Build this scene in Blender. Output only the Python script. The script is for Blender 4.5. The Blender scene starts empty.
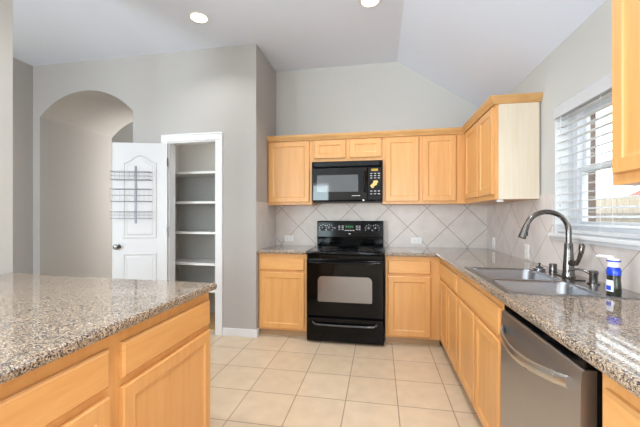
import bpy, bmesh, math, random
from mathutils import Vector, Matrix
random.seed(7)
S = bpy.context.scene
COL = S.collection
PI = math.pi

# ------------------------------------------------------------------ camera, world, sun, light, exposure
cd = bpy.data.cameras.new('camera'); cam = bpy.data.objects.new('camera', cd); COL.objects.link(cam)
cam.location = (0, 0, 1.2675); cam.rotation_euler = (PI/2, 0, 0.1804)
cd.sensor_width = 36; cd.lens = 324.5/640*36; cd.shift_y = 2.97/640; cd.clip_start = 0.02
S.camera = cam

W = bpy.data.worlds.new('sky'); S.world = W; W.use_nodes = True
wn = W.node_tree; bg = wn.nodes['Background']
bg.inputs[0].default_value = (0.90, 0.95, 1.0, 1); bg.inputs[1].default_value = 3.2

sd = bpy.data.lights.new('sun', 'SUN'); sun = bpy.data.objects.new('sun', sd); COL.objects.link(sun)
sd.energy = 1.3; sd.angle = 0.03; sd.color = (1, .95, .87)
sun.rotation_euler = Vector((0.62, 0.35, -0.70)).to_track_quat('-Z', 'Y').to_euler()

def area(name, loc, direction, sx, sy, power, col=(1, 1, 1), shape='RECTANGLE'):
    d = bpy.data.lights.new(name, 'AREA'); o = bpy.data.objects.new(name, d); COL.objects.link(o)
    d.shape = shape; d.size = sx; d.size_y = sy; d.energy = power; d.color = col
    o.location = loc; o.rotation_euler = Vector(direction).to_track_quat('-Z', 'Y').to_euler()
    return o
# daylight entering by the two big windows of the living room end (behind the camera)
area('daylight_rear_window', (-1.90, -3.46, 1.60), (0, 1, .2), .5, 1.4, 19, (.72, .95, 1))
area('daylight_rear_window', (0.68, -3.46, 1.40), (0, 1, 0), .95, 1.9, 42, (.83, .92, 1))
area('left_fill_light', (-4.0, -2.2, 1.40), (1, .55, .38), 2.0, 1.9, 215, (.83, .92, 1))  # added fill from the left, lifts the window wall and ceiling slope
# recessed ceiling lamps (two are in the picture, the others are unseen, added to brighten the room)
LAMPS = [(-1.611, 2.703), (-0.076, 2.748), (-1.611, 0.9), (-0.076, 0.9), (-1.611, -1.2), (-0.076, -1.2), (-3.2, 2.2)]
for i_, (lx, ly) in enumerate(LAMPS):
    area('downlight', (lx, ly, 3.05), (0, 0, -1), .15, .15, (4, 7, 11, 11, 11, 11, 3)[i_], (.98, .99, 1), 'DISK').data.spread = math.radians(125)
area('hall_fill_light', (-1.75, 4.8, 1.7), (-.85, .35, .3), 1.0, 1.4, 88, (1, .96, .92))  # unseen fill light added to brighten the hall beyond the arch
area('pantry_fill_light', (-1.95, 3.36, 2.6), (0, .12, -1), .2, .2, 3.5, (1, .95, .9), 'DISK')  # fill light put in to lift the pantry interior, no fixture modelled

vs = S.view_settings
vs.view_transform = 'Standard'; vs.look = 'None'; vs.gamma = 1; vs.use_curve_mapping = False
vs.exposure = 0.34

# ------------------------------------------------------------------ materials
def lin(c):
    return tuple(((v/255)/12.92 if v/255 <= .04045 else ((v/255+.055)/1.055)**2.4) for v in c) + (1,)
def mat(name, rgb, rough=.5, metal=0, spec=.5, coat=0, bump=0, bscale=200, emit=None, estr=0):
    m = bpy.data.materials.new(name); m.use_nodes = True
    b = m.node_tree.nodes['Principled BSDF']; N = m.node_tree.nodes; L = m.node_tree.links
    b.inputs['Base Color'].default_value = lin(rgb); b.inputs['Roughness'].default_value = rough
    b.inputs['Metallic'].default_value = metal; b.inputs['Specular IOR Level'].default_value = spec
    b.inputs['Coat Weight'].default_value = coat; b.inputs['Coat Roughness'].default_value = .08
    if emit: b.inputs['Emission Color'].default_value = lin(emit); b.inputs['Emission Strength'].default_value = estr
    tc = N.new('ShaderNodeTexCoord'); nz = N.new('ShaderNodeTexNoise'); nz.inputs['Scale'].default_value = bscale
    L.new(tc.outputs['Object'], nz.inputs['Vector'])
    # faint tonal variation of the surface itself
    mx = N.new('ShaderNodeMix'); mx.data_type = 'RGBA'; mx.blend_type = 'MULTIPLY'; mx.inputs[0].default_value = .06
    mx.inputs[6].default_value = lin(rgb); L.new(nz.outputs['Fac'], mx.inputs[7]); L.new(mx.outputs[2], b.inputs['Base Color'])
    if bump:
        bp = N.new('ShaderNodeBump'); bp.inputs['Strength'].default_value = bump; bp.inputs['Distance'].default_value = .002
        L.new(nz.outputs['Fac'], bp.inputs['Height']); L.new(bp.outputs[0], b.inputs['Normal'])
    return m
def ramp(N, stops, interp='LINEAR'):
    r = N.new('ShaderNodeValToRGB'); r.color_ramp.interpolation = interp
    e = r.color_ramp.elements
    e[0].position, e[0].color = stops[0][0], lin(stops[0][1]); e[1].position, e[1].color = stops[-1][0], lin(stops[-1][1])
    for p, c in stops[1:-1]:
        k = e.new(p); k.color = lin(c)
    return r
def wood(name, light, mid, dark, scale=(16, 16, 1.1), rough=.38):
    m = mat(name, mid, rough); N = m.node_tree.nodes; L = m.node_tree.links; b = N['Principled BSDF']
    tc = N.new('ShaderNodeTexCoord'); mp = N.new('ShaderNodeMapping'); mp.inputs['Scale'].default_value = scale
    nz = N.new('ShaderNodeTexNoise'); nz.inputs['Scale'].default_value = 2.2; nz.inputs['Detail'].default_value = 5; nz.inputs['Distortion'].default_value = .6
    L.new(tc.outputs['Object'], mp.inputs[0]); L.new(mp.outputs[0], nz.inputs['Vector'])
    r = ramp(N, [(.25, dark), (.5, mid), (.75, light)]); L.new(nz.outputs['Fac'], r.inputs[0])
    L.new(r.outputs[0], b.inputs['Base Color'])
    b.inputs['Coat Weight'].default_value = .25; b.inputs['Coat Roughness'].default_value = .2
    return m
def granite(name):
    m = mat(name, (190, 170, 150), .06); N = m.node_tree.nodes; L = m.node_tree.links; b = N['Principled BSDF']
    tc = N.new('ShaderNodeTexCoord')
    n0 = N.new('ShaderNodeTexNoise'); n0.inputs['Scale'].default_value = 60; n0.inputs['Detail'].default_value = 3
    L.new(tc.outputs['Object'], n0.inputs['Vector'])
    v1 = N.new('ShaderNodeTexVoronoi'); v1.inputs['Scale'].default_value = 250
    wp = N.new('ShaderNodeVectorMath'); wp.operation = 'MULTIPLY_ADD'
    wp.inputs[1].default_value = (.012, .012, .012); L.new(n0.outputs['Color'], wp.inputs[0]); L.new(tc.outputs['Object'], wp.inputs[2])
    L.new(wp.outputs[0], v1.inputs['Vector'])
    sep = N.new('ShaderNodeSeparateColor'); L.new(v1.outputs['Color'], sep.inputs[0])
    r = ramp(N, [(0, (54, 50, 58)), (.16, (102, 92, 89)), (.30, (138, 119, 99)), (.44, (166, 146, 121)), (.63, (182, 166, 142)), (.81, (138, 123, 112)), (.9, (194, 182, 166))], 'CONSTANT')
    L.new(sep.outputs[0], r.inputs[0])
    n2 = N.new('ShaderNodeTexNoise'); n2.inputs['Scale'].default_value = 420; n2.inputs['Detail'].default_value = 2
    L.new(tc.outputs['Object'], n2.inputs['Vector'])
    r2 = ramp(N, [(.33, (110, 104, 106)), (.46, (255, 255, 255))]); L.new(n2.outputs['Fac'], r2.inputs[0])
    mx = N.new('ShaderNodeMix'); mx.data_type = 'RGBA'; mx.blend_type = 'MULTIPLY'; mx.inputs[0].default_value = .75
    L.new(r.outputs[0], mx.inputs[6]); L.new(r2.outputs[0], mx.inputs[7]); L.new(mx.outputs[2], b.inputs['Base Color'])
    b.inputs['Specular IOR Level'].default_value = .5; b.inputs['Coat Weight'].default_value = .3; b.inputs['Coat Roughness'].default_value = .03
    return m
def tiles(name, c1, c2, grout, size, mortar, axis, off, rot, rough=.3, bump=.35):
    """axis: which world directions run along the tile plane ('XY','XZ','YZ')"""
    m = mat(name, c1, rough); N = m.node_tree.nodes; L = m.node_tree.links; b = N['Principled BSDF']
    g = N.new('ShaderNodeNewGeometry'); sp = N.new('ShaderNodeSeparateXYZ'); cb = N.new('ShaderNodeCombineXYZ')
    L.new(g.outputs['Position'], sp.inputs[0]); L.new(sp.outputs[axis[0]], cb.inputs[0]); L.new(sp.outputs[axis[1]], cb.inputs[1])
    m1 = N.new('ShaderNodeMapping'); m1.inputs['Location'].default_value = (-off[0], -off[1], 0); L.new(cb.outputs[0], m1.inputs[0])
    m2 = N.new('ShaderNodeMapping'); m2.inputs['Rotation'].default_value = (0, 0, rot); L.new(m1.outputs[0], m2.inputs[0])
    bt = N.new('ShaderNodeTexBrick'); bt.offset = 0; bt.squash = 1
    bt.inputs['Scale'].default_value = 1; bt.inputs['Brick Width'].default_value = size; bt.inputs['Row Height'].default_value = size
    bt.inputs['Mortar Size'].default_value = mortar; bt.inputs['Mortar Smooth'].default_value = .2; bt.inputs['Bias'].default_value = 0
    bt.inputs['Color1'].default_value = lin(c1); bt.inputs['Color2'].default_value = lin(c2); bt.inputs['Mortar'].default_value = lin(grout)
    L.new(m2.outputs[0], bt.inputs['Vector'])
    nz = N.new('ShaderNodeTexNoise'); nz.inputs['Scale'].default_value = 9; nz.inputs['Detail'].default_value = 4; L.new(g.outputs['Position'], nz.inputs['Vector'])
    r = ramp(N, [(.3, (226, 222, 216)), (.7, (255, 255, 255))]); L.new(nz.outputs['Fac'], r.inputs[0])
    mx = N.new('ShaderNodeMix'); mx.data_type = 'RGBA'; mx.blend_type = 'MULTIPLY'; mx.inputs[0].default_value = .45
    L.new(bt.outputs['Color'], mx.inputs[6]); L.new(r.outputs[0], mx.inputs[7]); L.new(mx.outputs[2], b.inputs['Base Color'])
    bp = N.new('ShaderNodeBump'); bp.invert = True; bp.inputs['Strength'].default_value = bump; bp.inputs['Distance'].default_value = .003
    L.new(bt.outputs['Fac'], bp.inputs['Height']); L.new(bp.outputs[0], b.inputs['Normal'])
    return m
def brushed(name, rgb, rough, scale):
    m = mat(name, rgb, rough, 1); N = m.node_tree.nodes; L = m.node_tree.links; b = N['Principled BSDF']
    tc = N.new('ShaderNodeTexCoord'); mp = N.new('ShaderNodeMapping'); mp.inputs['Scale'].default_value = scale
    nz = N.new('ShaderNodeTexNoise'); nz.inputs['Scale'].default_value = 1; nz.inputs['Detail'].default_value = 3
    L.new(tc.outputs['Object'], mp.inputs[0]); L.new(mp.outputs[0], nz.inputs['Vector'])
    mr = N.new('ShaderNodeMapRange'); mr.inputs[3].default_value = rough*.8; mr.inputs[4].default_value = rough*1.25
    L.new(nz.outputs['Fac'], mr.inputs[0]); L.new(mr.outputs[0], b.inputs['Roughness'])
    return m
def glassy(name):
    m = bpy.data.materials.new(name); m.use_nodes = True; N = m.node_tree.nodes; L = m.node_tree.links
    N.remove(N['Principled BSDF']); t = N.new('ShaderNodeBsdfTransparent'); t.inputs[0].default_value = (.95, .97, .96, 1)
    g = N.new('ShaderNodeBsdfGlossy'); g.inputs['Roughness'].default_value = .02
    lw = N.new('ShaderNodeLayerWeight'); lw.inputs[0].default_value = .5
    pw = N.new('ShaderNodeMath'); pw.operation = 'POWER'; pw.inputs[1].default_value = 4; L.new(lw.outputs['Facing'], pw.inputs[0])
    fr = N.new('ShaderNodeMath'); fr.operation = 'MULTIPLY_ADD'; fr.inputs[1].default_value = .6; fr.inputs[2].default_value = .04; L.new(pw.outputs[0], fr.inputs[0])
    mx = N.new('ShaderNodeMixShader'); L.new(fr.outputs[0], mx.inputs[0]); L.new(t.outputs[0], mx.inputs[1]); L.new(g.outputs[0], mx.inputs[2])
    L.new(mx.outputs[0], N['Material Output'].inputs[0])
    return m

M = {}
M['ceiling'] = mat('ceiling_paint', (226, 234, 247), .9, spec=.2, bump=.15, bscale=120)
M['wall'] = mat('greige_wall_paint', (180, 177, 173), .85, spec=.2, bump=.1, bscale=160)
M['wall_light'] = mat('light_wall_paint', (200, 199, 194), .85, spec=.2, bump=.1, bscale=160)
M['white'] = mat('white_trim_paint', (228, 229, 230), .35)
M['door_white'] = mat('white_door_paint', (202, 203, 203), .4)
M['shelf'] = mat('white_shelf_paint', (232, 230, 226), .5)
M['floor'] = tiles('beige_floor_tile', (216, 196, 168), (211, 190, 161), (160, 140, 116), .3512, .0042, 'XY', (-1.632, 2.934), 0, .28)
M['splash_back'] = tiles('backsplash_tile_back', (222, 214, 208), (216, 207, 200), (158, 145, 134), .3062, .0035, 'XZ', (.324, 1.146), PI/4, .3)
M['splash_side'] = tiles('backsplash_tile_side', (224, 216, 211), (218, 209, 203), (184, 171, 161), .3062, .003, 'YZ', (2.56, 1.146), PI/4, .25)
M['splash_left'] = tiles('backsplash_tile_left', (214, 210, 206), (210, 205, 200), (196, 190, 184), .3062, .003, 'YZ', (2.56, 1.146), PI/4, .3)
M['wood'] = wood('honey_maple', (224, 170, 106), (220, 163, 98), (214, 155, 90))
M['wood_h'] = wood('honey_maple_drawer', (224, 170, 106), (220, 163, 98), (214, 155, 90), (2.0, 2.0, 16))
M['wood_crown'] = wood('maple_crown', (216, 170, 110), (206, 158, 98), (194, 144, 84), (3, 3, 20))
M['wood_glare'] = wood('maple_glare', (232, 219, 198), (229, 214, 191), (224, 208, 182))  # same maple, with window glare on the end panel mixed into its colour
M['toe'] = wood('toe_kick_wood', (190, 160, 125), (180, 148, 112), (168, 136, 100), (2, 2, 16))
M['granite'] = granite('speckled_granite')
M['black'] = mat('black_enamel', (7, 7, 8), .09, spec=.2)
M['black_gloss'] = mat('black_gloss_handle', (30, 30, 33), .18, spec=.9, coat=.5)
M['black_matte'] = mat('black_plastic', (16, 16, 17), .35)
M['black_glass'] = mat('black_glass', (6, 7, 9), .03, spec=.5)
M['oven_glass'] = mat('oven_window_glass', (146, 147, 150), .16, metal=.85)
M['mw_glass'] = mat('microwave_window_mesh', (96, 99, 102), .05, spec=.6)
M['coil'] = mat('burner_coil', (36, 32, 31), .45, metal=.4)
M['chrome'] = mat('chrome', (225, 225, 228), .12, metal=1)
M['nickel'] = mat('brushed_nickel', (120, 117, 114), .2, metal=1)
M['steel'] = brushed('stainless_steel', (172, 172, 174), .24, (4, 200, 200))
M['dw_steel'] = brushed('slate_stainless', (186, 187, 190), .36, (300, 300, 3))
M['dw_handle'] = brushed('light_stainless', (205, 203, 200), .28, (60, 3, 60))
M['mark'] = mat('white_marking', (205, 205, 208), .5)
M['gold'] = mat('gold_tone', (226, 196, 120), .35)
M['lcd'] = mat('amber_display', (120, 96, 20), .3, emit=(230, 190, 60), estr=.35)
M['green'] = mat('green_display', (10, 60, 30), .3, emit=(40, 220, 110), estr=.6)
M['plate'] = mat('white_plastic', (243, 242, 240), .4)
M['slot'] = mat('dark_slot', (70, 68, 66), .6)
M['blind'] = mat('white_blind', (240, 241, 243), .45)
_b = M['blind'].node_tree; _t = _b.nodes.new('ShaderNodeBsdfTranslucent'); _t.inputs[0].default_value = (.9, .9, .9, 1)
_x = _b.nodes.new('ShaderNodeMixShader'); _x.inputs[0].default_value = .45
_b.links.new(_b.nodes['Principled BSDF'].outputs[0], _x.inputs[1]); _b.links.new(_t.outputs[0], _x.inputs[2]); _b.links.new(_x.outputs[0], _b.nodes['Material Output'].inputs[0])
M['vinyl'] = mat('white_vinyl', (236, 238, 242), .4)
M['glass'] = glassy('window_glass')
M['wire'] = mat('grey_wire', (112, 112, 117), .35, metal=.4)
M['bulb'] = mat('lamp_lens', (255, 252, 245), .5, emit=(255, 250, 240), estr=4)
M['blue'] = mat('blue_plastic', (22, 70, 205), .25, coat=.4)
M['soap'] = mat('dark_green_soap', (34, 42, 26), .15, coat=.5)
M['label'] = mat('white_label', (235, 238, 245), .4)
M['brick'] = tiles('exterior_brick', (134, 112, 98), (112, 92, 82), (160, 152, 144), .1, .006, 'XZ', (0, 0), 0, .8)
M['fence'] = wood('weathered_cedar', (172, 160, 144), (158, 146, 130), (140, 128, 113), (10, 10, 1.2), .8)
M['rail'] = wood('weathered_rail', (128, 120, 112), (112, 104, 97), (96, 88, 82), (2, 2, 14), .8)
M['house'] = mat('cream_siding', (222, 212, 196), .8)
M['roof'] = mat('red_brown_shingle', (150, 88, 78), .9, bump=.5, bscale=40)
M['earth'] = mat('dry_lawn', (150, 140, 105), .95, bump=.5, bscale=30)
M['woodfloor'] = wood('pantry_floor_wood', (206, 172, 118), (192, 156, 102), (176, 140, 88), (3, 14, 3))

# ------------------------------------------------------------------ mesh helpers
class MB:
    def __init__(s): s.bm = bmesh.new()
    def box(s, x0, x1, y0, y1, z0, z1, bev=0, seg=1):
        bm = s.bm
        r = bmesh.ops.create_cube(bm, size=1)
        bmesh.ops.scale(bm, vec=(abs(x1-x0), abs(y1-y0), abs(z1-z0)), verts=r['verts'])
        bmesh.ops.translate(bm, vec=((x0+x1)/2, (y0+y1)/2, (z0+z1)/2), verts=r['verts'])
        if bev:
            ed = list({e for v in r['verts'] for e in v.link_edges})
            bmesh.ops.bevel(bm, geom=ed, offset=bev, segments=seg, affect='EDGES', profile=.5)
        return s
    def poly(s, pts, d):
        """extrude a planar polygon (3D points) by vector d"""
        bm = s.bm; d = Vector(d)
        a = [bm.verts.new(p) for p in pts]; b = [bm.verts.new(Vector(p)+d) for p in pts]
        n = len(pts)
        bm.faces.new(a); bm.faces.new(list(reversed(b)))
        for i in range(n): bm.faces.new((a[i], b[i], b[(i+1) % n], a[(i+1) % n]))
        return s
    def loft(s, rings, cap=True, closed=True):
        bm = s.bm; R = [[bm.verts.new(p) for p in r] for r in rings]; n = len(R[0])
        for a, b in zip(R, R[1:]):
            for i in range(n if closed else n-1):
                j = (i+1) % n
                bm.faces.new((a[i], a[j], b[j], b[i]))
        if cap and closed:
            bm.faces.new(list(reversed(R[0]))); bm.faces.new(R[-1])
        return s
    def rect(s, o, u, v, n, w, h, rings):
        """front made of stacked rectangles: rings = (inset, depth)"""
        o, u, v, n = map(Vector, (o, u, v, n)); L = []
        for i, d in rings:
            L.append([o+u*a+v*b+n*d for a, b in ((i, i), (w-i, i), (w-i, h-i), (i, h-i))])
        return s.loft(L)
    def tube(s, pts, r, seg=10):
        pts = [Vector(p) for p in pts]; rs = r if isinstance(r, (list, tuple)) else [r]*len(pts)
        t0 = (pts[1]-pts[0]).normalized(); up = Vector((0, 0, 1)) if abs(t0.z) < .9 else Vector((1, 0, 0))
        nrm = (up - t0*up.dot(t0)).normalized(); rings = []
        for i, p in enumerate(pts):
            a = pts[max(i-1, 0)]; b = pts[min(i+1, len(pts)-1)]; t = (b-a).normalized()
            nrm = (nrm - t*nrm.dot(t)).normalized(); bn = t.cross(nrm)
            rings.append([p+(nrm*math.cos(2*PI*k/seg)+bn*math.sin(2*PI*k/seg))*rs[i] for k in range(seg)])
        return s.loft(rings)
    def lathe(s, c, prof, seg=24, axis='Z'):
        c = Vector(c); rings = []
        for r, h in prof:
            ring = []
            for k in range(seg):
                a = 2*PI*k/seg; x, y = max(r, 1e-5)*math.cos(a), max(r, 1e-5)*math.sin(a)
                ring.append(c+Vector({'Z': (x, y, h), 'Y': (x, h, y), 'X': (h, x, y)}[axis]))
            rings.append(ring)
        return s.loft(rings)
    def xform(s, mtx): s.bm.transform(mtx); return s
    def build(s, name, m, parent=None, smooth=False, origin=None):
        bm = s.bm
        bmesh.ops.recalc_face_normals(bm, faces=bm.faces)
        o0 = Vector(parent_world(parent)) if parent else Vector(origin or (0, 0, 0))
        bmesh.ops.translate(bm, vec=-o0, verts=bm.verts)
        me = bpy.data.meshes.new(name); bm.to_mesh(me); bm.free(); me.materials.append(m)
        if smooth:
            for p in me.polygons: p.use_smooth = True
            me.set_sharp_from_angle(angle=math.radians(40))
        o = bpy.data.objects.new(name, me); COL.objects.link(o)
        if parent: o.parent = parent
        else: o.location = o0
        return o
def parent_world(o):
    v = Vector((0, 0, 0))
    while o: v += Vector(o.location); o = o.parent
    return v
def tag(o, label, cat, group=None):
    o['label'] = label; o['category'] = cat
    if group: o['group'] = group
    return o
def thing(name, loc, label, cat, group=None):
    o = bpy.data.objects.new(name, None); COL.objects.link(o); o.location = loc; o.empty_display_size = .1
    return tag(o, label, cat, group)
def struct(name, mb, m, smooth=False, parent=None):
    o = mb.build(name, m, parent, smooth)
    if not parent: o['kind'] = 'structure'
    return o
def copy_tree(src, loc, label):
    c = src.copy(); COL.objects.link(c); c.location = loc; c['label'] = label
    for ch in src.children:
        k = ch.copy(); COL.objects.link(k); k.parent = c
        for g in ch.children:
            q = g.copy(); COL.objects.link(q); q.parent = k
    return c
DOOR = [(0, 0), (0, .015), (.005, .02), (.052, .02), (.056, .014), (.066, .011), (.066, .011)]
def cab_door(parent, o, u, n, w, h, name='door'):
    return MB().rect(o, u, (0, 0, 1), n, w, h, DOOR[:-1]).build(name, M['wood'], parent)
def cab_drawer(parent, o, u, n, w, h, name='drawer_front'):
    return MB().rect(o, u, (0, 0, 1), n, w, h, [(0, 0), (0, .012), (.009, .02)]).build(name, M['wood_h'], parent)

# ------------------------------------------------------------------ room shell
YW, XW, YP, XL, XJ, ZC, ZR, XC = 3.89, 1.188, 3.22, -4.096, -1.266, 3.075, 2.42, .205
struct('floor', MB().box(-5.6, 1.36, -3.5, 5.7, -.1, 0), M['floor'])
c = MB()
c.poly([(XL-1.6, -3.5, ZC), (XC, -3.5, ZC), (XW+.17, -3.5, ZR-.115), (XW+.17, -3.5, ZR+.05), (XC, -3.5, ZC+.15), (XL-1.6, -3.5, ZC+.15)], (0, 7.6, 0))
struct('ceiling', c, M['ceiling'])
struct('wall_back', MB().box(XJ-.1, XW+.01, YW, YW+.12, 0, 3.2), M['wall_light'])
# right wall with the window opening
WY0, WY1, WZ0, WZ1 = 1.45, 2.487, 1.155, 2.022
w = MB()
w.box(XW, 1.36, -3.5, WY0, 0, 3.2).box(XW, 1.36, WY1, YW+.12, 0, 3.2).box(XW, 1.36, WY0, WY1, 0, WZ0).box(XW, 1.36, WY0, WY1, WZ1, 3.2)
struct('wall_right', w, M['wall_light'])
w = MB()
w.box(1.362, 1.45, -3.5, WY0+.02, -.3, 3.2).box(1.362, 1.45, WY1+.02, YW+.12, -.3, 3.2).box(1.362, 1.45, WY0+.02, WY1+.02, -.3, WZ0+.01).box(1.362, 1.45, WY0+.02, WY1+.02, WZ1-.02, 3.2)
struct('wall_exterior', w, M['brick'])
# pantry wall: arch on the left, pantry doorway on the right
AX0, AX1, AZ, ATOP = -3.995, -2.730, 2.455, 2.732
DX0, DX1, DZ = -2.290, -1.711, 2.093
ah, ar = (AX1-AX0)/2, ATOP-AZ
R = (ah*ah+ar*ar)/(2*ar); acx = (AX0+AX1)/2; acz = ATOP-R; a0 = math.asin(ah/R)
arch = [(acx-R*math.sin(a0*(1-2*k/24)), acz+R*math.cos(a0*(1-2*k/24))) for k in range(25)]
out = [(XL-.1, 0), (AX0, 0)]+arch+[(AX1, 0), (DX0, 0), (DX0, DZ), (DX1, DZ), (DX1, 0), (XJ, 0), (XJ, 3.15), (XL-.1, 3.15)]
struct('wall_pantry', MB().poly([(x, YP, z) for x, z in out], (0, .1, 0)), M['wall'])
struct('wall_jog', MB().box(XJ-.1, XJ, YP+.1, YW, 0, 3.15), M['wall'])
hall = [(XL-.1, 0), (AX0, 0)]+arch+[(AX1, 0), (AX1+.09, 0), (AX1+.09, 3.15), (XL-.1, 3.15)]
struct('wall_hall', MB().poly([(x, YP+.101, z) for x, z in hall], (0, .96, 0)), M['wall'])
struct('wall_hall_end', MB().box(-5.6, -1.6, 5.6, 5.7, 0, 3.4), M['wall_light'])
struct('wall_hall_side', MB().box(-1.7, -1.6, 4.25, 5.6, 0, 3.4).box(-5.6, -5.5, 4.25, 5.6, 0, 3.4).box(-5.6, XL-.1, 4.15, 4.25, 0, 3.4).box(AX1+.09, -1.6, 4.15, 4.25, 0, 3.4), M['wall'])
struct('ceiling_hall', MB().box(-5.6, -1.6, 4.27, 5.7, 3.3, 3.4), M['ceiling'])
struct('wall_pantry_interior', MB().box(AX1+.095, -2.625, YP+.1, 4.0, 0, 3.0).box(-2.625, XJ-.1, YW+.02, 4.0, 0, 3.0).box(XJ-.14, XJ-.1, YP+.1, YW+.02, 0, 3.0), M['wall_light'])
struct('floor_pantry', MB().box(-2.625, XJ-.14, YP+.11, YW+.02, .001, .012), M['woodfloor'])
struct('wall_left', MB().box(XL-.1, XL, -3.5, -3.2, 0, 3.15).box(XL-.1, XL, -1.2, YP, 0, 3.15).box(XL-.1, XL, -3.2, -1.2, 0, .45).box(XL-.1, XL, -3.2, -1.2, 2.35, 3.15), M['wall'])  # opening added behind the left fill light
struct('wall_partition', MB().box(-2.40, -2.275, .9, 1.667, 0, 3.15), M['wall_light'])
# rear wall with two window openings (the daylight comes through these)
w = MB()
for x0, x1 in ((XL, -2.17), (-1.63, .18), (1.18, 1.36)): w.box(x0, x1, -3.6, -3.5, 0, 3.15)
for x0, x1, z0 in ((-2.17, -1.63, .88), (.18, 1.18, .43)): w.box(x0, x1, -3.6, -3.5, 0, z0).box(x0, x1, -3.6, -3.5, 2.37, 3.15)
struct('wall_rear', w, M['wall_light'])
# baseboards
struct('baseboard_pantry', MB().box(DX1+.065, XJ+.012, YP-.013, YP, 0, .085, .003).box(XJ, XJ+.012, YP, YP+.06, 0, .085, .003), M['white'])
struct('baseboard_left', MB().box(XL, XL+.013, -1, YP, 0, .085, .003).box(XL, AX0, YP-.013, YP, 0, .085, .003).box(AX1, DX0-.075, YP-.013, YP, 0, .085, .003), M['white'])
struct('baseboard_hall', MB().box(AX0, AX0+.013, YP, 4.24, 0, .085, .003), M['white'])
# pantry casing and jamb lining
t = MB()
cw = .068
t.box(DX0-cw, DX0+.006, YP-.018, YP, 0, DZ-.0065, .004).box(DX1-.006, DX1+cw, YP-.018, YP, 0, DZ-.0065, .004).box(DX0-cw, DX1+cw, YP-.018, YP, DZ-.006, DZ+cw, .004)
t.box(DX0-cw-.004, DX0-cw+.012, YP-.024, YP, 0, DZ+cw-.0125, .003).box(DX1+cw-.012, DX1+cw+.004, YP-.024, YP, 0, DZ+cw-.0125, .003).box(DX0-cw-.004, DX1+cw+.004, YP-.024, YP, DZ+cw-.012, DZ+cw+.004, .003)
t.box(DX0, DX0+.02, YP, YP+.1, 0, DZ).box(DX1-.02, DX1, YP, YP+.1, 0, DZ).box(DX0+.02, DX1-.02, YP, YP+.1, DZ-.02, DZ)
struct('trim_1', t, M['white'])
# backsplash tiles
struct('wall_backsplash_back', MB().box(XJ+.004, XW-.009, YW-.009, YW, .90, 1.50), M['splash_back'])
struct('wall_backsplash_side', MB().box(XJ, XJ+.004, YP+.012, YW, .90, 1.425), M['splash_left'])
struct('wall_backsplash_right', MB().box(XW-.009, XW, 0.3, 2.50, .90, 1.128).box(XW-.009, XW, 2.50, YW, .90, 1.425).box(XW-.009, XW, .3, 1.40, 1.128, 1.425), M['splash_side'])

# ------------------------------------------------------------------ window, sill and what is outside
win = struct('window_1', MB().box(1.30, 1.36, WY0, WY0+.055, WZ0, WZ1).box(1.30, 1.36, WY1-.055, WY1, WZ0, WZ1).box(1.30, 1.36, WY0+.055, WY1-.055, WZ1-.045, WZ1).box(1.30, 1.36, WY0+.055, WY1-.055, WZ0, WZ0+.045), M['vinyl'])
sa = MB(); ys0, ys1 = WY0+.0555, WY1-.0555; zm = 1.575
for x0, z0, z1 in ((1.335, zm-.02, WZ1-.0455), (1.31, WZ0+.0455, zm+.02)):
    sa.box(x0, x0+.022, ys0, ys0+.03, z0, z1).box(x0, x0+.022, ys1-.03, ys1, z0, z1).box(x0, x0+.022, ys0+.03, ys1-.03, z0, z0+.035).box(x0, x0+.022, ys0+.03, ys1-.03, z1-.035, z1)
struct('sash', sa, M['vinyl'], parent=win)
struct('glass_pane', MB().box(1.344, 1.347, ys0+.03, ys1-.03, zm+.015, WZ1-.08).box(1.319, 1.322, ys0+.03, ys1-.03, WZ0+.08, zm-.015), M['glass'], parent=win)
struct('trim_3', MB().box(XW+.001, 1.30, WY1-.004, WY1, WZ0, WZ1).box(XW+.001, 1.30, WY0, WY0+.004, WZ0, WZ1).box(XW+.001, 1.30, WY0, WY1, WZ1-.004, WZ1), M['white'])
struct('trim_2', MB().box(XW-.035, 1.30, WY0-.02, WY1+.025, 1.130, WZ0, .006, 2).box(XW-.016, XW, WY0-.02, WY1+.01, 1.112, 1.130), M['white'])

struct('ground_outside', MB().box(1.46, 24, -8, 26, -.35, -.25), M['earth'])
fe = thing('fence', (4.1, 4, -.25), 'weathered grey wooden privacy fence seen through the kitchen window', 'fence')
f = MB(); y = -1.0; k = 0
while y < 13:
    h = 1.60+random.uniform(-.012, .012)
    f.box(4.1, 4.12, y, y+.138, -.25, h); y += .145
f.build('fence_boards', M['fence'], fe)
for z in (0.2, 1.24): MB().box(4.03, 4.098, -1, 13, z, z+.085).build('fence_rail', M['rail'], fe)
ho = thing('neighbour_house', (13, 12, -.25), 'cream neighbouring house with red-brown roof beyond the fence', 'house')
MB().box(13, 17, 5, 19, -.25, 2.3).build('house_wall', M['house'], ho)
MB().poly([(12.5, 4.6, 2.28), (15, 4.6, 3.5), (17.5, 4.6, 2.28)], (0, 14.8, 0)).build('roof', M['roof'], ho)
for yy in (9.2, 13.4): MB().box(12.96, 13.0, yy, yy+1.0, .9, 2.0).build('window', M['black_glass'], ho)

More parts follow.
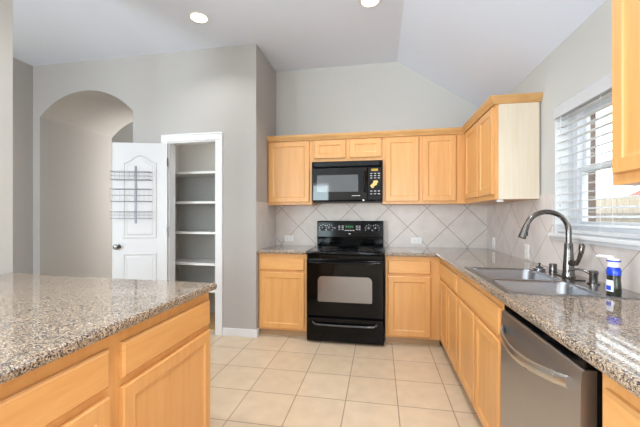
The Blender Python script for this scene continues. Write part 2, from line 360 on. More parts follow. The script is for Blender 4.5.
# ------------------------------------------------------------------ blind
bl = thing('window_blind', (1.2, 1.96, WZ0), 'white faux wood horizontal blind in the window over the sink', 'blind')
BY0, BY1 = WY0+.010, WY1-.010
v = MB().box(XW-.014, XW-.002, WY0+.004, WY1-.003, 1.932, 2.008, .003, 2)
v.build('valance', M['blind'], bl)
MB().box(XW+.003, XW+.06, BY0, BY1, 1.945, 2.016).build('headrail', M['blind'], bl)
zs = 1.215; n = 0
while zs < 1.93:
    ang = math.radians(10); hw = .029
    mb = MB().box(-hw, hw, BY0, BY1, -.0016, .0016)
    mb.xform(Matrix.Translation((XW+.036, 0, zs)) @ Matrix.Rotation(-ang, 4, 'Y'))
    mb.build('slat', M['blind'], bl); zs += .0505
MB().box(XW+.010, XW+.062, BY0, BY1, 1.163, 1.183, .003).build('bottom_rail', M['blind'], bl)
for yy in (BY0+.13, (BY0+BY1)/2+.06, BY1-.13):
    m_ = MB()
    for xx in (XW+.006, XW+.066): m_.tube([(xx, yy, 1.165), (xx, yy, 1.95)], .0012, 5)
    m_.build('ladder_cord', M['plate'], bl)
MB().tube([(XW-.002, BY1-.07, 1.94), (XW-.004, BY1-.07, 1.38)], .0035, 6).lathe((XW-.004, BY1-.07, 1.335), [(.003, .05), (.007, .03), (.008, .0), (.003, -.004)], 8).build('tilt_wand', M['blind'], bl)

# ------------------------------------------------------------------ base cabinets
FY, FX = 3.285, .585          # face frame planes (back run, right run)
def base_back(name, x0, x1, dr, do, label):
    t = thing(name, ((x0+x1)/2, FY, 0), label, 'cabinet', 'base cabinets on the back wall')
    MB().box(x0, x1, FY, YW-.012, .075, .874).build('carcass', M['wood'], t)
    MB().box(x0, x1, FY+.045, YW-.012, .001, .074).build('toe_kick', M['toe'], t)
    cab_drawer(t, (dr[0], FY, .705), (1, 0, 0), (0, -1, 0), dr[1]-dr[0], .132)
    cab_door(t, (do[0], FY, .095), (1, 0, 0), (0, -1, 0), do[1]-do[0], .585)
    return t
base_back('base_cabinet', XJ+.0045, -.737, (-1.247, -.762), (-1.247, -.762), 'honey maple base cabinet with one drawer left of the black range')
base_back('base_cabinet', .062, FX-.004, (.085, .49), (.085, .49), 'honey maple base cabinet with one drawer right of the black range')

def base_right(name, y0, y1, label, drawers, doors, dz=(.697, .83), doz=(.10, .668)):
    t = thing(name, (FX, (y0+y1)/2, 0), label, 'cabinet', 'base cabinets along the window wall')
    # hollow carcass: face frame, sides, bottom, back (the sink bowls hang inside)
    m_ = MB().box(FX, FX+.02, y0, y1, .075, .874).box(FX+.02, XW-.012, y0, y0+.018, .075, .874).box(FX+.02, XW-.012, y1-.018, y1, .075, .874)
    m_.box(FX+.02, XW-.012, y0+.018, y1-.018, .075, .093).box(XW-.02, XW-.012, y0+.018, y1-.018, .093, .874)
    m_.build('carcass', M['wood'], t)
    MB().box(FX+.045, FX+.06, y0, y1, .001, .074).build('toe_kick', M['toe'], t)
    for a, b in drawers: cab_drawer(t, (FX, b, dz[0]), (0, -1, 0), (-1, 0, 0), b-a, dz[1]-dz[0])
    for a, b in doors: cab_door(t, (FX, b, doz[0]), (0, -1, 0), (-1, 0, 0), b-a, doz[1]-doz[0])
    return t
base_right('base_cabinet', 2.545, FY-.004, 'narrow maple corner base cabinet, farthest in the run under the sink counter', [(2.57, 3.235)], [(2.57, 2.90), (2.93, 3.235)])
base_right('sink_cabinet', 1.668, 2.541, 'maple sink base cabinet with two doors and a wide false drawer front', [(1.69, 2.52)], [(1.69, 2.09), (2.12, 2.52)])
base_right('base_cabinet', -.2, .985, 'maple base cabinet on the near side of the dishwasher', [(.36, .958), (-.18, .335)], [(.36, .958), (-.18, .335)], dz=(.69, .825))

# ------------------------------------------------------------------ worktops
def edge_profile(z0, z1, depth=.014):
    h = z1-z0
    return [(0, z0), (depth*.75, z0+.003), (depth, z0+h*.3), (depth, z0+h*.65), (depth*.75, z1-.004), (depth*.35, z1-.0005), (0, z1)]
Z0, Z1 = .876, .914
wt = MB()
SY0, SY1, SX0, SX1 = 1.618, 2.390, .595, 1.125    # sink cut-out
ex = .543+.014; ey = 3.245+.014
wt.box(.058, ex, ey, YW-.010, Z0, Z1)                          # back leg, right of range
wt.box(ex, XW-.010, SY1, YW-.010, Z0, Z1)                      # corner and beyond the sink
wt.box(ex, SX0, SY0, SY1, Z0, Z1).box(SX1, XW-.010, SY0, SY1, Z0, Z1)
wt.box(ex, XW-.010, -.25, SY0, Z0, Z1)
P = edge_profile(Z0, Z1)
rings = [[(.058, ey-o, z) for o, z in P], [(ex-.0, ey-o, z) for o, z in P]]
rings[1] = [(ex-o, ey-o, z) for o, z in P]
rings.append([(ex-o, -.25, z) for o, z in P])
wt.loft(rings, cap=False, closed=False)
tag(wt.build('worktop', M['granite'], smooth=False, origin=(.87, 2, Z0)), 'long L-shaped speckled granite worktop holding the sink', 'worktop')
wt = MB().box(XJ+.0045, -.736, ey, YW-.010, Z0, Z1)
wt.loft([[(XJ+.0045, ey-o, z) for o, z in P], [(-.736, ey-o, z) for o, z in P]], cap=False, closed=False)
tag(wt.build('worktop', M['granite'], origin=(-1, 3.5, Z0)), 'short speckled granite worktop left of the range', 'worktop')

# island
IX, IF = -.857, -.897
isl = thing('island_cabinet', (-1.5, .6, 0), 'honey maple island cabinet under the big granite slab', 'cabinet')
MB().box(-2.25, IF, -.55, 1.60, .08, .874).build('carcass', M['wood'], isl)
MB().box(-2.20, IF-.06, -.5, 1.52, .001, .079).build('toe_kick', M['toe'], isl)
for a, b in ((.992, 1.585), (.352, .935), (-.26, .30)):
    cab_drawer(isl, (IF, a, .700), (0, 1, 0), (1, 0, 0), b-a, .128)
    cab_door(isl, (IF, a, .105), (0, 1, 0), (1, 0, 0), b-a, .565)
it = MB(); iex = IX-.014
it.poly([(-2.272, -.6, Z0), (iex, -.6, Z0), (iex, 1.60, Z0), (-1.85, 1.615, Z0), (-2.272, 1.665, Z0)], (0, 0, Z1-Z0))
it.loft([[(iex+o, -.6, z) for o, z in P], [(iex+o, 1.60+o, z) for o, z in P], [(-1.85, 1.615+o, z) for o, z in P], [(-2.272, 1.665+o, z) for o, z in P]], cap=False, closed=False)
tag(it.build('island_worktop', M['granite'], origin=(-1.5, .6, Z0)), 'broad speckled granite island worktop with dark flecked edge', 'worktop')

# ------------------------------------------------------------------ upper cabinets
UY, UX = 3.575, .875
def upper_back(x0, x1, z0, doors, label, d0):
    t = thing('wall_cabinet', ((x0+x1)/2, UY, z0), label, 'cabinet', 'upper cabinets around the range')
    MB().box(x0, x1, UY, YW-.010, z0, 2.175).build('carcass', M['wood'], t)
    for a, b in doors: cab_door(t, (a, UY, d0), (1, 0, 0), (0, -1, 0), b-a, 2.112-d0)
    return t
upper_back(XJ+.0045, -.742, 1.402, [(-1.249, -.772)], 'single-door maple upper cabinet left of the microwave', 1.430)
upper_back(-.740, .036, 1.880, [(-.715, -.362), (-.318, .022)], 'short two-door maple upper cabinet above the microwave', 1.912)
upper_back(.038, UX-.002, 1.402, [(.066, .412), (.452, .785)], 'two-door maple upper cabinet right of the microwave', 1.430)
ur = thing('wall_cabinet', (UX, 3.1, 1.412), 'two-door maple corner cabinet with glare-paled end panel beside the window', 'cabinet', 'upper cabinets on the window wall')
MB().box(UX, XW-.010, 2.688, YW-.012, 1.400, 2.175).build('carcass', M['wood'], ur)
MB().box(UX+.022, XW-.010, 2.678, 2.687, 1.400, 2.150).build('end_panel', M['wood_glare'], ur)
for a, b in ((2.706, 3.055), (3.085, 3.50)): cab_door(ur, (UX, b, 1.440), (0, -1, 0), (-1, 0, 0), b-a, 2.112-1.44)
MB().lathe((.925, 2.74, 1.380), [(.022, 0), (.026, .004), (.026, .0195)], 16).build('puck_lamp', M['plate'], ur, smooth=True)
cr = MB()
CP = [(0, 2.122), (.021, 2.124), (.023, 2.132), (.029, 2.140), (.040, 2.158), (.043, 2.168), (.046, 2.171), (.046, 2.182), (0, 2.182)]
cr.loft([[(XJ+.001, UY-o, z) for o, z in CP], [(UX-o, UY-o, z) for o, z in CP], [(UX-o, 2.688-o, z) for o, z in CP], [(XW-.001, 2.688-o, z) for o, z in CP]], cap=True)
tag(cr.build('crown_moulding', M['wood_crown'], origin=(0, UY, 2.13)), 'maple crown moulding running along the tops of the upper cabinets', 'moulding')
un = thing('wall_cabinet', (UX, .9, 1.385), 'maple upper cabinet on the near side of the window', 'cabinet', 'upper cabinets on the window wall')
MB().box(UX, XW-.010, .25, 1.414, 1.385, 2.175).build('carcass', M['wood'], un)
for a, b in ((.86, 1.392), (.28, .83)): cab_door(un, (UX, b, 1.425), (0, -1, 0), (-1, 0, 0), b-a, .69)

# ------------------------------------------------------------------ range
RX0, RX1, RY = -.725, .048, 3.20
rg = thing('range', (-.338, 3.55, 0), 'black freestanding electric range with coil burners and window in oven door', 'oven')
MB().box(RX0+.004, RX1-.004, RY+.03, 3.868, .03, .885, .003).build('body', M['black'], rg)
for xx in (RX0+.06, RX1-.06):
    for yy in (RY+.08, 3.80): MB().lathe((xx, yy, .001), [(.018, 0), (.018, .01), (.012, .012), (.012, .029)], 12).build('foot', M['black_matte'], rg)
MB().box(RX0, RX1, RY-.008, 3.83, .887, .914, .008, 3).build('cooktop', M['black'], rg, smooth=True)
MB().box(RX0+.006, RX1-.006, RY-.002, RY+.03, .842, .886, .004).build('front_lip', M['black'], rg)
od = MB().rect((RX0+.004, RY+.03, .268), (1, 0, 0), (0, 0, 1), (0, -1, 0), RX1-RX0-.008, .566, [(0, 0), (0, .028), (.008, .036), (.09, .036)]).build('oven_door', M['black'], rg)
# window with rounded upper corners
def rounded(x0, x1, z0, z1, r_b, r_t, y, n=7):
    pts = []
    for cx, cz, r, a in ((x1-r_b, z0+r_b, r_b, -90), (x1-r_t, z1-r_t, r_t, 0), (x0+r_t, z1-r_t, r_t, 90), (x0+r_b, z0+r_b, r_b, 180)):
        for k in range(n+1):
            t = math.radians(a+90*k/n); pts.append((cx+r*math.cos(t), y, cz+r*math.sin(t)))
    return pts
op = rounded(-.605, -.068, .418, .672, .012, .05, RY-.0065)
MB().poly(op, (0, -.002, 0)).build('oven_window', M['oven_glass'], od)
hb = MB().tube([(RX0+.03, RY-.045, .812), (RX1-.03, RY-.045, .812)], .012, 12).box(RX0+.035, RX0+.065, RY-.05, RY-.0075, .802, .822, .003).box(RX1-.065, RX1-.035, RY-.05, RY-.0075, .802, .822, .003)
hb.build('handle', M['black'], od, smooth=True)
dw_ = MB().rect((RX0+.004, RY+.03, .020), (1, 0, 0), (0, 0, 1), (0, -1, 0), RX1-RX0-.008, .237, [(0, 0), (0, .025), (.008, .033), (.06, .033)]).build('storage_drawer', M['black'], rg)
pts = [(-.655, RY-.004, .214), (-.640, RY-.022, .205)]+[(-.62+.565*k/10, RY-.030, .196-.004*math.sin(PI*k/10)) for k in range(11)]+[(-.035, RY-.022, .205), (-.02, RY-.004, .214)]
MB().tube(pts, .012, 10).build('handle', M['black_gloss'], dw_, smooth=True)
# backguard
bgd = MB().poly([(RX0, 3.868, .9155), (RX0, 3.795, .9155), (RX0, 3.790, 1.020), (RX0, 3.775, 1.030), (RX0, 3.790, 1.205), (RX0, 3.800, 1.216), (RX0, 3.868, 1.216)], (RX1-RX0, 0, 0)).build('backguard', M['black'], rg)
def onpanel(z): return 3.775+.015*(z-1.03)/.175
for px_ in (-.655, -.578, -.118, -.040):
    kb = MB().lathe((px_, onpanel(1.13)-.0005, 1.13), [(.030, 0), (.030, -.006), (.024, -.009), (.022, -.028), (.017, -.030)], 20, 'Y').build('knob', M['black_matte'], rg, smooth=True)
    MB().box(px_-.0025, px_+.0025, onpanel(1.13)-.032, onpanel(1.13)-.0302, 1.128, 1.150).build('pointer', M['mark'], kb)
for px_ in (-.655, -.578, -.118, -.040):
    for k in range(7):
        a = math.radians(-30+40*k); x, z = px_+.040*math.cos(a), 1.13+.040*math.sin(a)
        MB().box(x-.0045, x+.0045, onpanel(z)-.0015, onpanel(z), z-.0045, z+.0045).build('dial_mark', M['mark'], bgd)
for i, (x, z) in enumerate([(-.46, 1.155), (-.46, 1.135), (-.46, 1.115), (-.42, 1.155), (-.42, 1.135), (-.42, 1.115), (-.385, 1.105), (-.355, 1.105), (-.325, 1.105), (-.295, 1.105), (-.255, 1.155), (-.255, 1.135), (-.255, 1.115), (-.225, 1.155), (-.225, 1.115), (-.225, 1.135), (-.515, 1.132), (-.340, 1.066)]):
    MB().box(x-.011, x+.011, onpanel(z)-.0015, onpanel(z), z-.004, z+.004).build('touch_key', M['mark'], bgd)
MB().box(-.392, -.292, onpanel(1.14)-.002, onpanel(1.14), 1.125, 1.170).build('clock_display', M['black_glass'], bgd)
cl = MB()
for x in (-.376, -.352, -.328, -.306): cl.box(x-.006, x-.003, onpanel(1.14)-.003, onpanel(1.14)-.0021, 1.134, 1.160).box(x-.006, x+.006, onpanel(1.14)-.003, onpanel(1.14)-.0021, 1.145, 1.149)
cl.build('clock_digit', M['green'], bgd)
for bx, by, br in ((-.535, 3.36, .10), (-.535, 3.635, .078), (-.142, 3.36, .078), (-.142, 3.635, .10)):
    bn = MB().lathe((bx, by, .9142), [(br+.018, 0), (br+.02, .004), (br+.008, .006), (br-.01, .001), (.02, .0008)], 28).build('drip_pan', M['chrome'], rg, smooth=True)
    cm = MB(); sp = [(bx+(.018+(br-.02)*k/96)*math.cos(2*PI*k/24), by+(.018+(br-.02)*k/96)*math.sin(2*PI*k/24), .9255) for k in range(97)]
    cm.tube(sp, .0055, 6).build('coil_burner', M['coil'], bn, smooth=True)

# ------------------------------------------------------------------ microwave
MX0, MX1, MY = -.731, .032, 3.50
mw = thing('microwave', (-.35, 3.7, 1.45), 'black over-the-range microwave under the short cabinet', 'microwave')
MB().box(MX0, MX1, MY+.045, YW-.011, 1.436, 1.866, .003).build('body', M['black_matte'], mw)
vg = MB().box(MX0, MX1, MY+.005, MY+.043, 1.806, 1.866, .004)
vg.build('vent_panel', M['black'], mw)
gr = MB()
for k in range(5): gr.box(MX0+.03, MX1-.03, MY+.001, MY+.005, 1.818+k*.009, 1.822+k*.009)
gr.build('vent_grille', M['black_matte'], mw)
dr = MB().rect((MX0, MY+.043, 1.436), (1, 0, 0), (0, 0, 1), (0, -1, 0), .605, .366, [(0, 0), (0, .036), (.010, .045), (.05, .045)]).build('door', M['black_glass'], mw)
MB().box(-.672, -.222, MY-.0035, MY-.0022, 1.535, 1.718).build('door_window', M['mw_glass'], dr)
hm = MB().tube([(-.150, MY-.002, 1.745), (-.150, MY-.030, 1.730), (-.150, MY-.038, 1.64), (-.150, MY-.030, 1.55), (-.150, MY-.002, 1.535)], [.011, .012, .013, .012, .011], 10)
hm.build('handle', M['black'], dr, smooth=True)
MB().box(-.290, -.200, MY-.0035, MY-.0022, 1.488, 1.494).build('door_marking', M['mark'], dr)
pn = MB().rect((-.124, MY+.043, 1.436), (1, 0, 0), (0, 0, 1), (0, -1, 0), .156, .366, [(0, 0), (0, .036), (.007, .043), (.03, .043)]).build('control_panel', M['black_glass'], mw)
MB().box(-.085, -.012, MY-.0025, MY-.0005, 1.752, 1.777).build('display', M['lcd'], pn)
for r_ in range(3):
    for c_ in range(3):
        x, z = -.094+c_*.040, 1.722-r_*.024
        MB().box(x, x+.022, MY-.0022, MY-.0005, z, z+.007).build('button', M['mark'], pn)
for r_ in range(2):
    for c_ in range(3):
        x, z = -.094+c_*.040, 1.535-r_*.03
        MB().box(x, x+.022, MY-.0022, MY-.0005, z, z+.007).build('button', M['mark'], pn)
st = MB()
for k in range(9):
    x, z = -.052+random.uniform(-.034, .034), 1.612+random.uniform(-.026, .026)
    st.lathe((x, MY-.0005-.0002*k, z), [(.017, 0), (.014, -.0015)], 7, 'Y')
st.build('gold_patch', M['gold'], pn)  # cluster of overlapping gold discs on the control panel
MB().poly([(MX0, MY+.05, 1.435), (MX0, YW-.02, 1.435), (MX0, YW-.02, 1.424), (MX0, MY+.09, 1.424)], (MX1-MX0, 0, 0)).build('underside', M['black_matte'], mw)

# ------------------------------------------------------------------ dishwasher
dy0, dy1, dxf = 1.033, 1.640, .560
dh = thing('dishwasher', (.8, 1.32, 0), 'grey stainless steel dishwasher with a long curved handle', 'dishwasher')
MB().box(.604, 1.15, dy0+.008, dy1-.008, .09, .868).build('tub', M['black_matte'], dh)
MB().box(.635, .70, dy0+.01, dy1-.01, .002, .089).build('toe_panel', M['black_matte'], dh)
ring = lambda yy: [(dxf+.040, yy, .105), (dxf, yy, .105), (dxf-.003, yy, .45), (dxf, yy, .79), (dxf+.003, yy, .828), (dxf+.010, yy, .834), (dxf+.040, yy, .834)]
dd = MB().loft([ring(dy0), ring(dy1)]).build('door', M['dw_steel'], dh)
MB().box(dxf+.012, dxf+.043, dy0+.002, dy1-.002, .835, .868, .003).build('control_strip', M['black'], dd)
hp = []
for k in range(15):
    s_ = k/14; yy = 1.608-s_*.525; b_ = math.sin(PI*s_)
    hp.append((dxf-.006-.046*b_**.7, yy, .754+.020*s_-.022*b_))
rings = []
for i, p in enumerate(hp):
    p = Vector(p); a = Vector(hp[max(i-1, 0)]); b = Vector(hp[min(i+1, 14)]); t_ = (b-a).normalized(); s2 = Vector((0, 0, 1)); n2 = t_.cross(s2).normalized()
    rings.append([p+s2*(.019*math.cos(q))+n2*(.009*math.sin(q)) for q in [2*PI*j/14 for j in range(14)]])
hd = MB().loft(rings)
hd.build('handle', M['dw_handle'], dd, smooth=True)

# ------------------------------------------------------------------ sink and what stands around it
RZ = .9145
def rrect(x0, x1, y0, y1, r, z, n=5):
    pts = []
    for cx, cy, a in ((x1-r, y0+r, -90), (x1-r, y1-r, 0), (x0+r, y1-r, 90), (x0+r, y0+r, 180)):
        for k in range(n+1):
            t = math.radians(a+90*k/n); pts.append((cx+r*math.cos(t), cy+r*math.sin(t), z))
    return pts
sk = thing('sink', (.86, 2.0, RZ), 'double bowl stainless steel sink set in the granite worktop', 'sink')
bx0, bx1 = .608, .990
B1, B2 = (1.978, 2.375), (1.632, 1.952)           # far and near bowls
deck = MB()
ox0, ox1, oy0, oy1 = .583, 1.142, 1.604, 2.402
zt = RZ+.0045
for x0, x1, y0, y1 in ((ox0, bx0, oy0, oy1), (bx1, ox1, oy0, oy1), (bx0, bx1, oy0, B2[0]), (bx0, bx1, B2[1], B1[0]), (bx0, bx1, B1[1], oy1)):
    deck.box(x0, x1, y0, y1, RZ, zt)
for y0, y1 in (B1, B2):
    # corner fillets, so that the bowls have round corners
    r = .05
    for cx, cy, sx, sy in ((bx0, y0, 1, 1), (bx1, y0, -1, 1), (bx1, y1, -1, -1), (bx0, y1, 1, -1)):
        q = [(cx, cy)]+[(cx+sx*r*(1-math.sin(PI/2*k/6)), cy+sy*r*(1-math.cos(PI/2*k/6))) for k in range(7)]
        deck.poly([(x, y, RZ) for x, y in q], (0, 0, zt-RZ))
deck.build('rim', M['steel'], sk)
for y0, y1 in (B1, B2):
    bowl = MB()
    rr = [rrect(bx0-.001, bx1+.001, y0-.001, y1+.001, .05, RZ+.003), rrect(bx0+.004, bx1-.004, y0+.004, y1-.004, .05, RZ-.01), rrect(bx0+.012, bx1-.012, y0+.012, y1-.012, .055, RZ-.15),
          rrect(bx0+.03, bx1-.03, y0+.03, y1-.03, .05, RZ-.178), rrect(bx0+.14, bx1-.14, y0+.12, y1-.12, .02, RZ-.182)]
    bowl.loft(rr, cap=False);
    bowl.bm.verts.ensure_lookup_table(); bowl.bm.faces.new(bowl.bm.verts[-24:])
    bo = bowl.build('bowl', M['steel'], sk, smooth=True)
    MB().lathe(((bx0+bx1)/2, (y0+y1)/2, RZ-.181), [(.042, 0), (.042, .003), (.03, .003), (.025, .001)], 20).build('drain', M['chrome'], bo, smooth=True)
zd = zt+.0003
fa = thing('faucet', (1.068, 2.085, zd), 'tall brushed nickel gooseneck faucet behind the sink', 'faucet')
MB().box(1.040, 1.096, 1.975, 2.195, zd, zd+.006, .0025, 2).build('deck_plate', M['nickel'], fa)
MB().lathe((1.068, 2.085, zd+.006), [(.032, 0), (.032, .008), (.029, .02), (.0265, .09), (.023, .13), (.0215, .185), (.019, .19)], 24).build('body', M['nickel'], fa, smooth=True)
ng = [(1.068, 2.085, z) for z in (1.105, 1.13, 1.16, 1.186)]
for k in range(1, 15):
    a = PI*k/14*.93; rx, rz = .112, .108
    ng.append((1.068-rx+rx*math.cos(a), 2.085, 1.186+rz*math.sin(a)))
nk = MB().tube(ng, .0145, 14).build('neck', M['nickel'], fa, smooth=True)
e = Vector(ng[-1]); d_ = (Vector(ng[-1])-Vector(ng[-2])).normalized()
hdp = [e-d_*.012, e+d_*.0, e+d_*.03, e+d_*.07, e+d_*.074]
sh = MB().tube(hdp, [.0155, .0175, .019, .0215, .018], 16).build('spray_head', M['nickel'], fa, smooth=True)
mid = e+d_*.045
MB().lathe((mid.x+.012, mid.y-.015, mid.z), [(.002, -.012), (.006, -.010), (.006, .010), (.002, .012)], 8).build('spray_button', M['black_matte'], sh, smooth=True)
hn = MB().tube([(1.068, 2.065, 1.005), (1.070, 2.040, 1.005), (1.073, 2.020, 1.008)], [.017, .016, .015], 12)
hn.tube([(1.073, 2.022, 1.005), (1.080, 2.010, 1.030), (1.086, 2.000, 1.070), (1.089, 1.998, 1.108), (1.089, 1.999, 1.118)], [.012, .010, .012, .015, .008], 10)
hn.build('handle', M['nickel'], fa, smooth=True)
sd_ = thing('soap_dispenser', (1.085, 1.895, zd), 'short nickel soap dispenser with curved spout beside the faucet', 'soap dispenser')
MB().lathe((1.085, 1.895, zd), [(.027, 0), (.027, .006), (.018, .010), (.018, .048), (.021, .052), (.021, .066), (.016, .070)], 20).build('pump', M['nickel'], sd_, smooth=True)
MB().tube([(1.078, 1.905, zd+.050), (1.060, 1.925, zd+.064), (1.040, 1.945, zd+.068), (1.020, 1.965, zd+.062), (1.008, 1.977, zd+.048)], [.007, .0065, .006, .006, .0055], 10).build('spout', M['nickel'], sd_, smooth=True)
ag = thing('air_gap', (1.068, 2.255, zd), 'small round nickel air gap cap left of the faucet', 'air gap cap')
MB().lathe((1.068, 2.255, zd), [(.024, 0), (.024, .004), (.021, .006), (.021, .050), (.018, .054)], 20).build('cap', M['nickel'], ag, smooth=True)
sr = thing('sink_strainer', (1.022, 2.325, zd), 'black-knobbed sink strainer lying at the far end of the sink', 'strainer')
MB().lathe((1.022, 2.325, zd), [(.030, 0), (.038, .012), (.042, .014), (.040, .017), (.010, .014)], 20).build('basket', M['chrome'], sr, smooth=True)
MB().lathe((1.022, 2.325, zd+.014), [(.020, 0), (.022, .007), (.006, .010), (.004, .022), (.008, .026), (.006, .034)], 14).build('knob', M['black_matte'], sr, smooth=True)

bo_ = thing('dish_soap_bottle', (1.035, 1.668, zd), 'blue and dark green dish soap bottle with white cap on the sink rim', 'bottle')
def ell(cx, cy, z, a, b, n=20): return [(cx+a*math.cos(2*PI*k/n), cy+b*math.sin(2*PI*k/n), z) for k in range(n)]
cx, cy = 1.035, 1.668
MB().loft([ell(cx, cy, zd+z, a, b) for z, a, b in ((0, .022, .029), (.004, .025, .032), (.04, .025, .031), (.065, .023, .028), (.086, .024, .029))]).build('body', M['soap'], bo_, smooth=True)
MB().loft([ell(cx, cy, zd+z, a, b) for z, a, b in ((.0865, .0245, .0295), (.106, .025, .030), (.118, .022, .026), (.122, .018, .021))]).build('shoulder', M['blue'], bo_, smooth=True)
MB().loft([ell(cx, cy, zd+z, a, b) for z, a, b in ((.1225, .020, .024), (.146, .020, .024))]).build('neck', M['plate'], bo_, smooth=True)
MB().loft([ell(cx, cy, zd+z, a, b) for z, a, b in ((.1465, .024, .029), (.152, .024, .029))]).build('cap_ring', M['blue'], bo_, smooth=True)
MB().loft([ell(cx, cy, zd+z, a, b) for z, a, b in ((.1525, .021, .025), (.158, .019, .023), (.161, .012, .015))]).build('cap', M['plate'], bo_, smooth=True)
MB().tube([(cx, cy, zd+.165), (cx-.030, cy+.045, zd+.166), (cx-.036, cy+.054, zd+.163)], [.007, .006, .005], 10).build('nozzle', M['plate'], bo_, smooth=True)
lb = MB(); lr = []
for z, a, b in ((.014, .0256, .0324), (.045, .0254, .0316), (.064, .0240, .0292)):
    lr.append([(cx+a*math.cos(math.radians(q)), cy+b*math.sin(math.radians(q)), zd+z) for q in range(140, 231, 10)])
lb.loft(lr, cap=False, closed=False)
lb.build('label', M['label'], bo_, smooth=True)
lb = MB(); lr = []
for z, a, b in ((.020, .0262, .0330), (.040, .0260, .0324)):
    lr.append([(cx+a*math.cos(math.radians(q)), cy+b*math.sin(math.radians(q)), zd+z) for q in range(165, 220, 8)])
lb.loft(lr, cap=False, closed=False); lb.build('label_badge', M['blue'], bo_, smooth=True)

# ------------------------------------------------------------------ outlets
def outlet(loc, face, horiz, label):
    t = thing('wall_outlet', loc, label, 'outlet', 'outlets on the backsplash')
    w_, h_ = (.118, .074) if horiz else (.074, .118)
    u, n = (((1, 0, 0), (0, -1, 0)) if face == 'Y' else ((0, -1, 0), (-1, 0, 0)))
    u, n, L0, zv = Vector(u), Vector(n), Vector(loc), Vector((0, 0, 1))
    MB().rect(L0-u*w_/2-zv*h_/2, u, (0, 0, 1), n, w_, h_, [(0, 0.0005), (0, .003), (.004, .006)]).build('cover_plate', M['plate'], t)
    for s_ in (-1, 1):
        cpos = L0+(u if horiz else zv)*(s_*.024); a = .030
        fp = MB().rect(cpos-u*a/2-zv*a/2, u, (0, 0, 1), n, a, a, [(0, .006), (.002, .0075)]).build('socket', M['plate'], t)
        sl = MB()
        for q in (-1, 1):
            c0 = cpos+(zv if horiz else u)*(q*.006)
            ww, hh = ((.010, .002) if horiz else (.002, .010))
            sl.rect(c0-u*ww/2-zv*hh/2, u, (0, 0, 1), n, ww, hh, [(0, .0074), (0, .0079)])
        sl.build('slot', M['slot'], fp)
outlet((-1.097, YW-.009, .995), 'Y', True, 'white outlet on the backsplash left of the range')
outlet((.423, YW-.009, .990), 'Y', True, 'white outlet on the backsplash right of the range')
outlet((XW-.009, 3.665, .988), 'X', False, 'white outlet on the window wall closest to the corner')
outlet((XW-.009, 2.885, .985), 'X', False, 'white outlet on the window wall between the corner and faucet')

# ------------------------------------------------------------------ pantry: open door, rack, shelves
hx, hy = DX0+.012, YP-.022
dl = .568
vec = Vector((-math.cos(math.radians(16)), -math.sin(math.radians(16)), 0)); ang = math.atan2(vec.y, vec.x)
dn = bpy.data.objects.new('door_1', None); COL.objects.link(dn); dn['kind'] = 'structure'
dn.location = (hx, hy, .012); dn.rotation_euler = (0, 0, ang)
# local: x along the door from the hinge, +y is the face turned to the kitchen (checked below), z up
sgn = 1 if (Matrix.Rotation(ang, 3, 'Z') @ Vector((0, 1, 0))).dot(Vector((0, 0, 0))-Vector((hx, hy, 0))) > 0 else -1
T = .035; H = 2.052
leaf = MB().box(0, dl, -T/2, T/2, 0, H, .002)
def lpart(mb, name, m, smooth=False, parent=None):
    o = mb.build(name, m, None, smooth); o.parent = parent or dn; return o
def prof_panel(outline, mb):
    """raised moulding and panel following an outline [(x,z)]"""
    cxm = sum(p[0] for p in outline)/len(outline); czm = sum(p[1] for p in outline)/len(outline)
    def ins(k): 
        res = []
        n = len(outline)
        for i in range(n):
            p0, p1, p2 = (Vector((*outline[(i+j) % n], 0)) for j in (-1, 0, 1))
            e1 = (p1-p0).normalized(); e2 = (p2-p1).normalized()
            n1 = Vector((-e1.y, e1.x, 0)); n2_ = Vector((-e2.y, e2.x, 0)); b_ = (n1+n2_)
            b_ = b_.normalized()/max(.5, (b_.normalized()).dot(n1))
            res.append((p1.x+b_.x*k, p1.y+b_.y*k))
        return res
    R_ = []
    for k, d in ((0, .0005), (.003, .007), (.014, .008), (.022, .0015), (.036, .0015), (.048, .006)):
        R_.append([(x, sgn*(T/2+d), z) for x, z in ins(k)])
    mb.loft(R_, cap=False); mb.bm.verts.ensure_lookup_table(); mb.bm.faces.new(mb.bm.verts[-len(outline):])
x0, x1 = .11, dl-.11
a_n = 14
def archtop(xa, xb, z, rise):
    return [(xb-(xb-xa)*k/a_n, z+rise*(.5-.5*math.cos(2*PI*k/a_n))) for k in range(a_n+1)]
prof_panel([(x0, 1.02), (x1, 1.02)]+archtop(x0, x1, 1.84, .085), leaf)
prof_panel([(x0, .16), (x1, .16), (x1, .86), (x0, .86)], leaf)
lpart(leaf, 'door_leaf', M['door_white'])
kn = MB()
for s_ in (-1, 1):
    kn.lathe((dl-.06, 0, .93), [(.032, s_*(T/2)), (.032, s_*(T/2+.006)), (.011, s_*(T/2+.010)), (.011, s_*(T/2+.030)), (.024, s_*(T/2+.036)), (.029, s_*(T/2+.050)), (.022, s_*(T/2+.062)), (.001, s_*(T/2+.066))], 20, 'Y')
lpart(kn, 'door_knob', M['nickel'], True)
for z in (.25, 1.05, 1.80):
    lpart(MB().lathe((-.004, sgn*(T/2+.002), z), [(.007, 0), (.007, .09)], 10), 'hinge', M['nickel'], True)
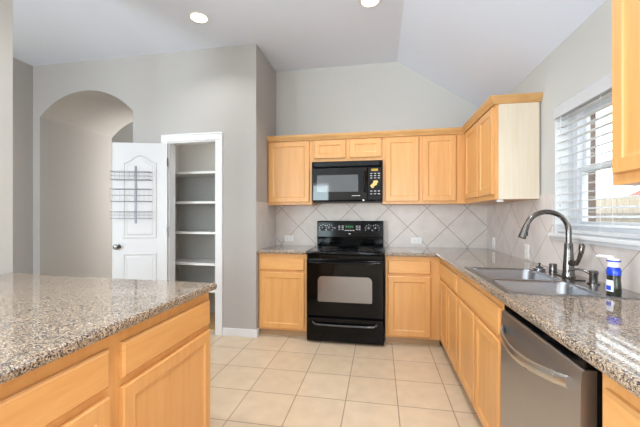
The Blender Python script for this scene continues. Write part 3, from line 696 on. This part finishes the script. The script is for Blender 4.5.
# rack hanging on the door
rk = bpy.data.objects.new('door_rack', None); COL.objects.link(rk)
tag(rk, 'grey wire rack with three baskets hanging on the white pantry door', 'rack')
rk.location = dn.location; rk.rotation_euler = dn.rotation_euler
Y0 = sgn*(T/2+.009)
def rpart(mb, name, m): 
    o = mb.build(name, m, None, True); o.parent = rk; return o
xm = .322
rpart(MB().box(xm-.011, xm+.011, min(Y0, Y0+sgn*.004), max(Y0, Y0+sgn*.004), 1.18, 1.80), 'upright', M['wire'])
for zb, hgt in ((1.645, .085), (1.415, .130), (1.235, .070)):
    b_ = MB(); xa, xb = .150, .540; dp = .085
    yo = lambda q: Y0+sgn*(.006+q*dp)
    for z in (zb, zb+hgt*.5, zb+hgt):
        r_ = .0032 if z != zb+hgt*.5 else .0018
        b_.tube([(xa, yo(0), z), (xa, yo(1), z), (xb, yo(1), z), (xb, yo(0), z), (xa, yo(0), z)], r_, 6)
    for k in range(9):
        x = xa+(xb-xa)*k/8
        b_.tube([(x, yo(0), zb), (x, yo(1), zb), (x, yo(1), zb+hgt)], .0009, 5)
    rpart(b_, 'basket', M['wire'])
# shelves
for i, (z, lab) in enumerate([(1.80, 'white pantry shelf, topmost of the stack'), (1.445, 'white pantry shelf, second from the top'), (1.085, 'white pantry shelf, third from the top'),
                (.715, 'white pantry shelf just above the island worktop line'), (.40, 'low white pantry shelf seen past the island corner')]):
    s_ = MB().box(-2.620, XJ-.145, 3.52, YW+.018, z-.018, z, .001).box(-2.620, XJ-.145, 3.515, 3.52, z-.026, z+.002)
    tag(s_.build('pantry_shelf', M['shelf'], origin=(-2, 3.7, z)), lab, 'shelf', 'shelves inside the pantry')

# ------------------------------------------------------------------ recessed lamps
def lampfix(x, y, lab):
    t = thing('ceiling_light', (x, y, ZC), lab, 'ceiling light', 'recessed ceiling lights')
    MB().lathe((x, y, ZC), [(.072, -.004), (.078, -.007), (.094, -.004), (.096, -.0005), (.070, -.0005)], 28).build('trim_ring', M['white'], t, smooth=True)
    MB().lathe((x, y, ZC), [(.071, -.001), (.071, -.005), (.05, -.007), (.001, -.008)], 28).build('lens', M['bulb'], t, smooth=True)
    return t
L1 = lampfix(*LAMPS[0], 'round recessed ceiling light above the pantry side of the room')
copy_tree(L1, (LAMPS[1][0], LAMPS[1][1], ZC), 'round recessed ceiling light cut by the top of the photo')
